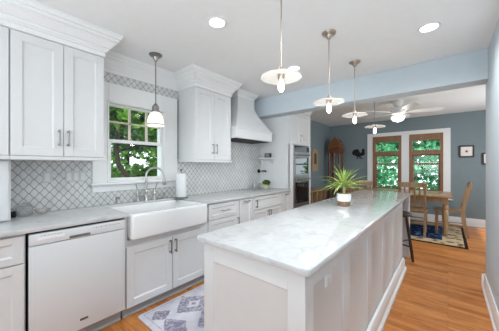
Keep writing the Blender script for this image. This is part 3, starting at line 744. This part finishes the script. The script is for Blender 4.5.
MB().box(IX1-.010, IX1-.002, 1.095, 1.175, .735, .825, .002).build('plate', m_trim, t)
for z in (.757, .803): MB().box(IX1-.0025, IX1+.001, 1.118, 1.152, z-.016, z+.016, .001).build('socket', m_cab, t)

# island plant
px, py, pz = -.80, 2.43, .916
t = thing('potted_plant', (px, py, pz), 'spiky green houseplant in a white pot with brown base on the island', 'plant')
MB().lathe([(0,.0), (.050,.0), (.058,.008), (.063,.046), (.063,.0495), (0,.0495)], (px,py,pz), 28).build('pot_base', WOOD('mottled_brown_wood', (.09,.05,.03), (.36,.22,.12), .5, (30,30,30)), t)
MB().lathe([(0,.050), (.0635,.050), (.068,.075), (.068,.122), (.063,.122), (.061,.110), (0,.110)], (px,py,pz), 28).build('pot', m_china, t)
MB().lathe([(0,.128), (.03,.126), (.058,.116), (.0605,.110), (0,.109)], (px,py,pz), 20).build('moss', m_soil, t)
MB().tube([(px,py,pz+.11), (px+.004,py,pz+.17), (px,py+.004,pz+.22)], .012, 8, [.014,.012,.010]).build('stem', M('pale_stem', (.35,.30,.16), .8), t)
mb = MB()
for i in range(70):
    az = random.uniform(0, 2*PI); el = random.uniform(.1, 1.5); ln = random.uniform(.17, .31)*(1.0 if el < 1.1 else .85); w0 = random.uniform(.005, .009)
    pts = []; p = Vector((px, py, pz+.16+random.uniform(0,.06))); e = el; st = ln/7
    d2 = Vector((math.cos(az), math.sin(az), 0)); sd = Vector((-math.sin(az), math.cos(az), 0))
    for j in range(8):
        f = j/7; ww = w0*(1-f**2.2)*(.55+.9*min(1, f*3)) if j < 7 else .0006
        up = (d2*-math.sin(e)+Vector((0,0,math.cos(e))))
        pts.append((p-sd*ww+up*ww*.35, p.copy(), p+sd*ww+up*ww*.35)); p = p+(d2*math.cos(e)+Vector((0,0,math.sin(e))))*st; e -= random.uniform(.06,.20)*(1.35-el*.6)
    vs = [q for r_ in pts for q in r_]; mb.raw(vs, [(j*3+k, j*3+k+1, j*3+k+4, j*3+k+3) for j in range(7) for k in range(2)])
mb.build('leaves', m_leafC, t, recalc=False)

# bar stool
sx, sy = -.550, 3.868
t = thing('bar_stool', (sx, sy, 0), 'dark wooden backless bar stool under the far end of the island', 'stool')
MB().lathe([(0,.625), (.14,.625), (.165,.635), (.172,.655), (.165,.672), (.13,.675), (.06,.668), (0,.666)], (sx,sy,0), 32).build('seat', m_dwood, t)
for a in (15, 105, 195, 285):
    c_, s_ = math.cos(math.radians(a)), math.sin(math.radians(a))
    pts = [(sx+c_*r, sy+s_*r, z) for r, z in ((.110,.63), (.132,.46), (.153,.30), (.172,.15), (.190,.0))]
    MB().tube(pts, 0, 10, [.016,.021,.018,.021,.014]).build('leg', m_dwood, t)
for z, a0 in ((.20, 15), (.30, 105)):
    r = .190-(.190-.110)*z/.63
    for k in (0, 2):
        a, b = math.radians(a0+90*k), math.radians(a0+90*k+90)
        MB().tube([(sx+r*math.cos(a), sy+r*math.sin(a), z), (sx+r*math.cos(b), sy+r*math.sin(b), z)], .010, 8).build('stretcher', m_dwood, t)

# sink rug
tag(slab(rounded(-2.07, -1.33, .95, 2.19, .03), .0, .012, .004).build('sink_rug', m_rugS), 'pale lavender oriental pattern rug on the wood floor in front of the sink', 'rug')

# ================================================================ LAMPS
def pendant(name, x, y, ztop, zs, label, rod, canopy=True):
    t = thing(name, (x, y, zs-.13), label, 'pendant light', 'disc pendant lights over the island')
    mb = MB(); mb.lathe([(0,0), (.062,0), (.062,-.006), (.055,-.016), (.030,-.026), (.020,-.046), (.012,-.056), (0,-.058)], (x,y,ztop), 28)
    mb.build('canopy', rod, t)
    MB().tube([(x,y,ztop-.05), (x,y,zs+.05)], .0045, 8).build('rod', rod, t)
    MB().lathe([(0,.055), (.010,.055), (.014,.045), (.020,.03), (.024,.0), (.019,-.03), (0,-.03)], (x,y,zs), 20).build('socket', rod, t)
    sh = [(.026,.010), (.05,.009), (.09,.005), (.116,-.002), (.130,-.008), (.134,-.012), (.131,-.016), (.116,-.008), (.09,-.001), (.05,.003), (.026,.004)]
    MB().lathe(sh, (x,y,zs), 48, close=True).build('glass_shade', m_shade, t)
    MB().lathe([(0,-.110), (.008,-.107), (.018,-.092), (.021,-.076), (.018,-.056), (.013,-.040), (.012,-.03), (0,-.03)], (x,y,zs), 18).build('bulb', m_bulb, t)
    l = bpy.data.lights.new('bulb_glow', 'POINT'); l.energy = 1.5; l.color = (1,.93,.84); l.shadow_soft_size = .03
    o = bpy.data.objects.new('bulb_glow', l); COL.objects.link(o); o.parent = t; o.location = (0, 0, -.04)
pendant('pendant_light', -.842, 1.33, ZC, 1.912, 'glass disc pendant over the near end of the island, nearest the camera', m_bnickel)
pendant('pendant_light', -.812, 2.07, ZC, 1.895, 'glass disc pendant over the middle of the island, second from the near end', m_bnickel)
pendant('pendant_light', -.815, 2.84, ZC, 1.905, 'glass disc pendant over the far end of the island, just before the beam', m_bnickel)
pendant('pendant_light', -.800, 3.74, ZC, 1.885, 'glass disc pendant on a dark rod beyond the beam', m_dnickel)

x, y = -2.39, 1.295
t = thing('sink_pendant', (x, y, 1.75), 'nickel pendant light with white bell glass shade above the sink', 'pendant light')
MB().lathe([(0,0), (.068,0), (.068,-.006), (.058,-.018), (.03,-.028), (.022,-.05), (.012,-.07), (0,-.07)], (x,y,ZC), 28).build('canopy', m_dnickel, t)
MB().tube([(x,y,ZC-.06), (x,y,1.97)], .006, 8).build('rod', m_dnickel, t)
MB().lathe([(0,1.985), (.012,1.98), (.024,1.96), (.036,1.95), (.038,1.905), (.044,1.90), (.044,1.888), (0,1.888)], (x,y,0), 22).build('socket_cap', m_dnickel, t)
pf = [(r_*.86, z_) for r_, z_ in [(.042,1.89), (.062,1.875), (.082,1.845), (.094,1.80), (.099,1.765), (.101,1.740), (.097,1.740), (.095,1.765), (.090,1.80), (.078,1.842), (.058,1.871), (.040,1.886)]]
MB().lathe(pf, (x,y,0), 36, close=True).build('glass_shade', m_opal, t)
MB().lathe([(.0850,1.758), (.0885,1.757), (.0892,1.750), (.0858,1.750)], (x,y,0), 36, close=True).build('metal_band', m_dnickel, t)
MB().lathe([(0,1.765), (.022,1.775), (.030,1.80), (.022,1.835), (.013,1.87), (0,1.888)], (x,y,0), 18).build('bulb', m_bulb, t)
l = bpy.data.lights.new('bulb_glow', 'POINT'); l.energy = 1.5; l.color = (1,.95,.88); l.shadow_soft_size = .03
o = bpy.data.objects.new('bulb_glow', l); COL.objects.link(o); o.parent = t; o.location = (0, 0, .03)

for x, y, en_, lb in ((-1.456, 1.322, 12, 'round recessed ceiling light nearest the sink window'), (-.124, 2.53, 52, 'round recessed ceiling light right of the pendants near the beam'), (-1.43, 2.545, 16, 'round recessed ceiling light beyond the nearest pendant shade, toward the hood')):
    t = thing('recessed_light', (x, y, ZC-.012), lb, 'ceiling light', 'recessed ceiling lights')
    MB().lathe([(.062,-.001), (.078,-.001), (.080,-.004), (.078,-.009), (.066,-.011), (.062,-.008)], (x,y,ZC), 36, close=True).build('trim_ring', m_trim, t)
    MB().lathe([(0,-.003), (.062,-.003), (.062,-.006), (0,-.007)], (x,y,ZC), 32).build('lens', m_can, t)
    l = bpy.data.lights.new('downlight_beam', 'SPOT'); l.energy = en_; l.spot_size = math.radians(165); l.spot_blend = .8; l.shadow_soft_size = .06; l.color = (.92,.97,1)
    o = bpy.data.objects.new('downlight_beam', l); COL.objects.link(o); o.parent = t; o.location = (0, 0, -.012)

# ceiling fan
fx, fy = -.70, 5.05
t = thing('ceiling_fan', (fx, fy, 2.13), 'white ceiling fan with a lit glass bowl over the dining table', 'ceiling fan')
mb = MB().lathe([(0,.055), (.085,.055), (.085,-.0), (.06,-.05), (.03,-.08), (0,-.08)], (fx,fy,ZC), 28); mb.build('canopy', m_trim, t)
MB().lathe([(0,2.43), (.06,2.43), (.115,2.41), (.125,2.36), (.11,2.315), (.07,2.30), (.06,2.265), (0,2.265)], (fx,fy,0), 32).build('motor_housing', m_trim, t)
MB().lathe([(0,2.175), (.045,2.18), (.085,2.20), (.106,2.232), (.110,2.262), (0,2.264)], (fx,fy,0), 32).build('light_bowl', m_bowl, t)
MB().lathe([(0,2.15), (.008,2.155), (.012,2.165), (.006,2.178), (0,2.178)], (fx,fy,0), 12).build('finial', m_nickel, t)
for i in range(5):
    a = math.radians(12+72*i); R = Matrix.Rotation(a, 4, 'Z')
    mp = lambda p, R=R: Vector((fx,fy,2.345))+R @ (Matrix.Rotation(math.radians(-15), 4, 'X') @ p)
    bl = MB(mp); poly = [(.19,-.045), (.30,-.062), (.48,-.070), (.60,-.066), (.645,-.045), (.655,0), (.645,.045), (.60,.066), (.48,.070), (.30,.062), (.19,.045)]
    bl.prism(poly, -.004, .004, 'z'); b_ = bl.build('blade', m_trim, t)
    MB(mp).box(.10, .24, -.018, .018, -.012, -.004, .002).build('blade_arm', m_trim, b_)
l = bpy.data.lights.new('fan_glow', 'SPOT'); l.energy = 7; l.color = (1,.97,.92); l.shadow_soft_size = .1; l.spot_size = math.radians(178); l.spot_blend = .3
o = bpy.data.objects.new('fan_glow', l); COL.objects.link(o); o.parent = t; o.location = (0, 0, -.02)
l = bpy.data.lights.new('fan_glow', 'POINT'); l.energy = 3; l.color = (1,.97,.92); l.shadow_soft_size = .05
o = bpy.data.objects.new('fan_glow', l); COL.objects.link(o); o.parent = t; o.location = (0, 0, -.03)
t.location.z -= .055

# ================================================================ DINING ROOM
tag(slab([(-2.14, 5.06), (.25, 5.06), (.25, 6.86), (-2.14, 6.86)], 0, .010, .003).build('dining_rug', m_rugD, origin=(-.945, 5.96, 0)), 'navy blue floral rug with a tan border under the dining table', 'rug')
# table
tx0, tx1, ty0, ty1 = -1.90, .06, 5.62, 6.62
t = thing('dining_table', (-.92, 6.12, .011), 'honey oak dining table with turned legs in front of the windows', 'table')
MB().box(tx0, tx1, ty0, ty1, .725, .760, .006, 2).build('tabletop', m_oakx, t)
mb = MB(); a = .07
mb.box(tx0+a, tx1-a, ty0+a, ty0+a+.022, .625, .725); mb.box(tx0+a, tx1-a, ty1-a-.022, ty1-a, .625, .725); mb.box(tx0+a, tx0+a+.022, ty0+a, ty1-a, .625, .725); mb.box(tx1-a-.022, tx1-a, ty0+a, ty1-a, .625, .725)
mb.build('apron', m_oak, t)
for x in (tx0+.10, tx1-.10):
    for y in (ty0+.10, ty1-.10):
        mb = MB(); mb.box(x-.042, x+.042, y-.042, y+.042, .59, .725, .003)
        mb.lathe([(r_*1.18, z_) for r_, z_ in [(.0,.011), (.022,.011), (.030,.03), (.034,.07), (.026,.10), (.030,.12), (.026,.14), (.036,.30), (.044,.42), (.040,.47), (.030,.50), (.042,.52), (.042,.54), (.032,.555), (.035,.59), (0,.59)]], (x,y,0), 18); mb.build('leg', m_oak, t)
# chair (local frame: sitter faces +y, origin at floor under seat centre)
def make_chair():
    t = thing('dining_chair', (0,0,0), 'x', 'chair', 'honey oak slat-back dining chairs')
    mb = MB(); mb.prism([(-.20,-.19), (.20,-.19), (.225,.20), (.20,.225), (-.20,.225), (-.225,.20)], .435, .462, 'z'); mb.build('seat', m_oak, t)
    for s_ in (-1, 1):
        MB().lathe([(0,0), (.014,0), (.019,.06), (.016,.10), (.021,.26), (.017,.33), (.021,.36), (.018,.435), (0,.435)], (s_*.185,.185,0), 12).build('leg', m_oak, t)
        pts = [(s_*.19,-.255,0), (s_*.19,-.215,.25), (s_*.19,-.195,.45), (s_*.192,-.215,.60), (s_*.195,-.255,.78), (s_*.195,-.295,.93), (s_*.195,-.302,.985)]
        b_ = MB()
        for p, q in zip(pts[:-1], pts[1:]): b_.bar(p, q,   .036, .055, up=(0,1,0))
        b_.v = [Vector((v.x, v.y, max(v.z, 0))) for v in b_.v]; b_.build('rear_post', m_oak, t)
    mb = MB(); mb.raw(*curved_rail(.905, .985, -.285, -.025, .23)); mb.build('top_rail', m_oak, t)
    mb = MB(); mb.raw(*curved_rail(.545, .590, -.208, -.015, .19)); mb.build('lower_rail', m_oak, t)
    for k in range(4):
        x = -.115+.077*k; MB().bar((x,-.215,.58), (x,-.295,.92), .026, .012, up=(0,1,0)).build('slat', m_oak, t)
    for s_ in (-1, 1): MB().tube([(s_*.185,.185,.17), (s_*.188,-.22,.19)], .010, 8).build('stretcher', m_oak, t)
    MB().tube([(-.185,0,.18), (.185,0,.18)], .010, 8).build('stretcher', m_oak, t)
    MB().tube([(-.185,.185,.27), (.185,.185,.27)], .010, 8).build('stretcher', m_oak, t)
    return t
def curved_rail(z0, z1, y, sag, hw, n=8, th=.020):
    vs = []; fs = []
    for i in range(n+1):
        u = -1+2*i/n; x = hw*u; yy = y+sag*(1-u*u); top = z1+.012*(1-u*u)
        vs += [(x,yy-th/2,z0), (x,yy+th/2,z0), (x,yy+th/2,top), (x,yy-th/2,top)]
    for i in range(n):
        for k in range(4): fs.append((i*4+k, i*4+(k+1) % 4, (i+1)*4+(k+1) % 4, (i+1)*4+k))
    fs += [(3,2,1,0), tuple(n*4+k for k in range(4))]
    return vs, fs
ch = make_chair()
spots = [(-.515, 5.60, 0, 'oak dining chair with its slatted back beside the far end of the island'),
         (-1.42, 5.60, 0, 'oak dining chair whose back shows over the island behind the potted plant'),
         (.012, 5.965, PI/2, 'oak dining chair at the right end of the table, seen from its side')]
for i, (x, y, r, lb) in enumerate(spots):
    c = ch if i == 0 else copy_tree(ch)
    c.location = (x, y,   .0125); c.rotation_euler = (0, 0, r); c['label'] = lb

# pictures on the back wall
def picture(x0, x1, z0, z1, label):
    t = thing('framed_picture', ((x0+x1)/2, YB-.03, z0), label, 'picture', 'small framed pictures on the dining wall')
    f = MB(); d0, d1 = YB-.030, YB; w = .024
    f.box(x0, x0+w, d0, d1, z0, z1, .004); f.box(x1-w, x1, d0, d1, z0, z1, .004); f.box(x0+w, x1-w, d0, d1, z0, z0+w, .004); f.box(x0+w, x1-w, d0, d1, z1-w, z1, .004)
    n = 8
    for i in range(n):
        x = x0+(x1-x0)*(i+.5)/n
        for z in (z0, z1): f.box(x-.008, x+.008, d0, d1-.01, z-.008, z+.008, .003)
    for i in range(6):
        z = z0+(z1-z0)*(i+.5)/6
        for x in (x0, x1): f.box(x-.008, x+.008, d0, d1-.01, z-.008, z+.008, .003)
    f.build('frame', m_frame, t)
    MB().box(x0+w, x1-w, d0+.012, d0+.016, z0+w, z1-w).build('print', m_mat, t)
    cx, cz = (x0+x1)/2, (z0+z1)/2
    return t, cx, cz, d0
t, cx, cz, d0 = picture(.192, .432, 1.505, 1.755, 'small dark framed picture fully in view on the slate wall right of the windows')
q = MB(); st = []
for i in range(10):
    a = PI/2+i*PI/5; r = .036 if i % 2 == 0 else .015; st.append((cx+r*math.cos(a), cz+r*math.sin(a)))
n = 10
q.raw([(x, y_, z) for y_ in (d0+.0095, d0+.013) for x, z in st], [list(range(10)), list(range(10, 20))[::-1]]+[(i, (i+1) % 10, 10+(i+1) % 10, 10+i) for i in range(10)]); q.build('motif', m_ink, t)
picture(.560, .800, 1.345, 1.585, 'small dark framed picture half hidden behind the right wall corner')

# rooster
def sil(pts, name, label, cat, y0, y1, mat):
    n = len(pts); mb = MB().prism(pts, y0, y1, 'y'); return tag(mb.build(name, mat, smooth=0), label, cat)
rx, rz, rs = -2.10, 1.49, .325
rp = [(.30,.26),(.16,.36),(.05,.30),(.10,.42),(.0,.45),(.07,.54),(.0,.62),(.08,.68),(.06,.80),(.16,.80),(.22,.90),(.34,.90),(.46,.92),(.55,.84),(.58,.72),(.62,.58),(.70,.55),(.76,.62),(.79,.75),(.77,.82),(.80,.93),(.86,.90),(.90,.97),(.93,.90),(.98,.88),(.97,.80),(1.04,.76),(.96,.72),(.97,.62),(1.0,.50),(.99,.38),(.90,.28),(.76,.22),(.68,.20),(.66,.10),(.80,.03),(.92,.02),(.90,-.03),(.62,-.02),(.58,.16),(.50,.17),(.46,.06),(.54,.0),(.52,-.04),(.36,-.02),(.34,.02),(.42,.05),(.42,.17),(.36,.22)]
sil([(rx+a*rs*1.06, rz+.03+b*rs*.86) for a, b in rp], 'rooster_plaque', 'black rooster silhouette hanging on the slate wall left of the windows', 'wall decoration', YB-.012, YB, m_black)

# corner cabinet with a domed top
cxx, cyy = -2.43, 6.72
t = thing('display_stand', (cxx, cyy, 0), 'tall red-brown open display stand with turned columns and a domed top in the dining corner', 'cabinet')
hw = .165
MB().box(cxx-hw-.02, cxx+hw+.02, cyy-.18, cyy+.18, 0, .10, .01).build('plinth', m_redwood, t)
for z in (.10, .62, 1.15): MB().box(cxx-hw+.005, cxx+hw-.005, cyy-.155, cyy+.155, z+.001, z+.02).build('shelf', m_redwood, t)
mb = MB(); mb.box(cxx-hw-.01, cxx+hw+.01, cyy-.17, cyy+.17, 1.66, 1.69, .005); mb.box(cxx-hw, cxx+hw, cyy-.16, cyy+.16, 1.69, 1.775, .004); mb.box(cxx-hw-.025, cxx+hw+.025, cyy-.185, cyy+.185, 1.775, 1.80, .006); mb.build('cornice', m_redwood, t)
dome = [(cxx+(hw-.005)*math.cos(a_), 1.80+.05+.22*math.sin(a_)) for a_ in [PI*i/16 for i in range(17)]]
dome = [(cxx+hw-.005, 1.80)]+dome+[(cxx-hw+.005, 1.80)]
MB().prism(dome, cyy-.15, cyy+.15, 'y').build('domed_top', WOOD('polished_brown_wood', (.13,.045,.014), (.26,.10,.03), .25), t)
MB().lathe([(0,2.065), (.03,2.068), (.03,2.08), (.012,2.09), (.02,2.11), (0,2.13)], (cxx,cyy-.10,0), 14).build('finial', m_redwood, t)
for yy in (cyy-.145, cyy+.145):
    for x in (-.14, -.005, .14):
        if x == -.005 and yy > cyy: continue
        MB().lathe([(r_*1.3, z_) for r_, z_ in [(0,.10), (.026,.10), (.026,.16), (.016,.19), (.022,.4), (.016,.62), (.024,.66), (.024,.70), (.016,.74), (.022,1.0), (.018,1.45), (.024,1.52), (.018,1.56), (.026,1.62), (.026,1.66), (0,1.66)]], (cxx+x, yy, 0), 14).build('column', m_redwood, t)

# console with cubbies along the left dining wall, and a narrow wall panel above it
t = thing('console_cabinet', (-2.55, 5.45, 0), 'low oak cubby cabinet against the left dining wall beyond the ovens', 'cabinet')
c0, c1, e0, e1, zt = XW+.035, -2.36, 4.75, 5.86, .74
mb = MB(); mb.box(c0, c0+.02, e0, e1, .05, zt-.03); mb.box(c0, c1, e0, e0+.04, 0, zt-.03); mb.box(c0, c1, e1-.04, e1, 0, zt-.03)
for k in range(1, 4): y = e0+(e1-e0)*k/4; mb.box(c0, c1, y-.03, y+.03, .05, zt-.03)
mb.box(c0, c1, e0, e1, .05, .09); mb.box(c0, c1-.005, e0, e1, .38, .41); mb.build('case', m_oak, t)
MB().box(c0, c1+.025, e0-.025, e1+.025, zt-.03, zt, .004).build('top', m_oak, t)
MB().box(c0+.021, c0+.026, e0+.04, e1-.04, .09, zt-.03).build('back_panel', m_dark, t)
t = thing('wall_panel', (XW+.02, 5.95, 1.16), 'narrow tan wooden arched panel hanging on the left dining wall beside the ovens', 'wall decoration')
pts = [(5.80, 1.17), (6.16, 1.17), (6.16, 1.66)]+[(5.98+.18*math.cos(a), 1.66+.11*math.sin(a)) for a in [PI*i/10 for i in range(1, 10)]]+[(5.80, 1.66)]
mb = MB().prism(pts, XW, XW+.025, 'x'); mb.build('board', m_tan, t)
pts = [(5.91, 1.36), (6.05, 1.36), (6.05, 1.60)]+[(5.98+.07*math.cos(a), 1.60+.05*math.sin(a)) for a in [PI*i/8 for i in range(1, 8)]]+[(5.91, 1.60)]
MB().prism(pts, XW+.025, XW+.030, 'x').build('painted_motif', m_ink, t)
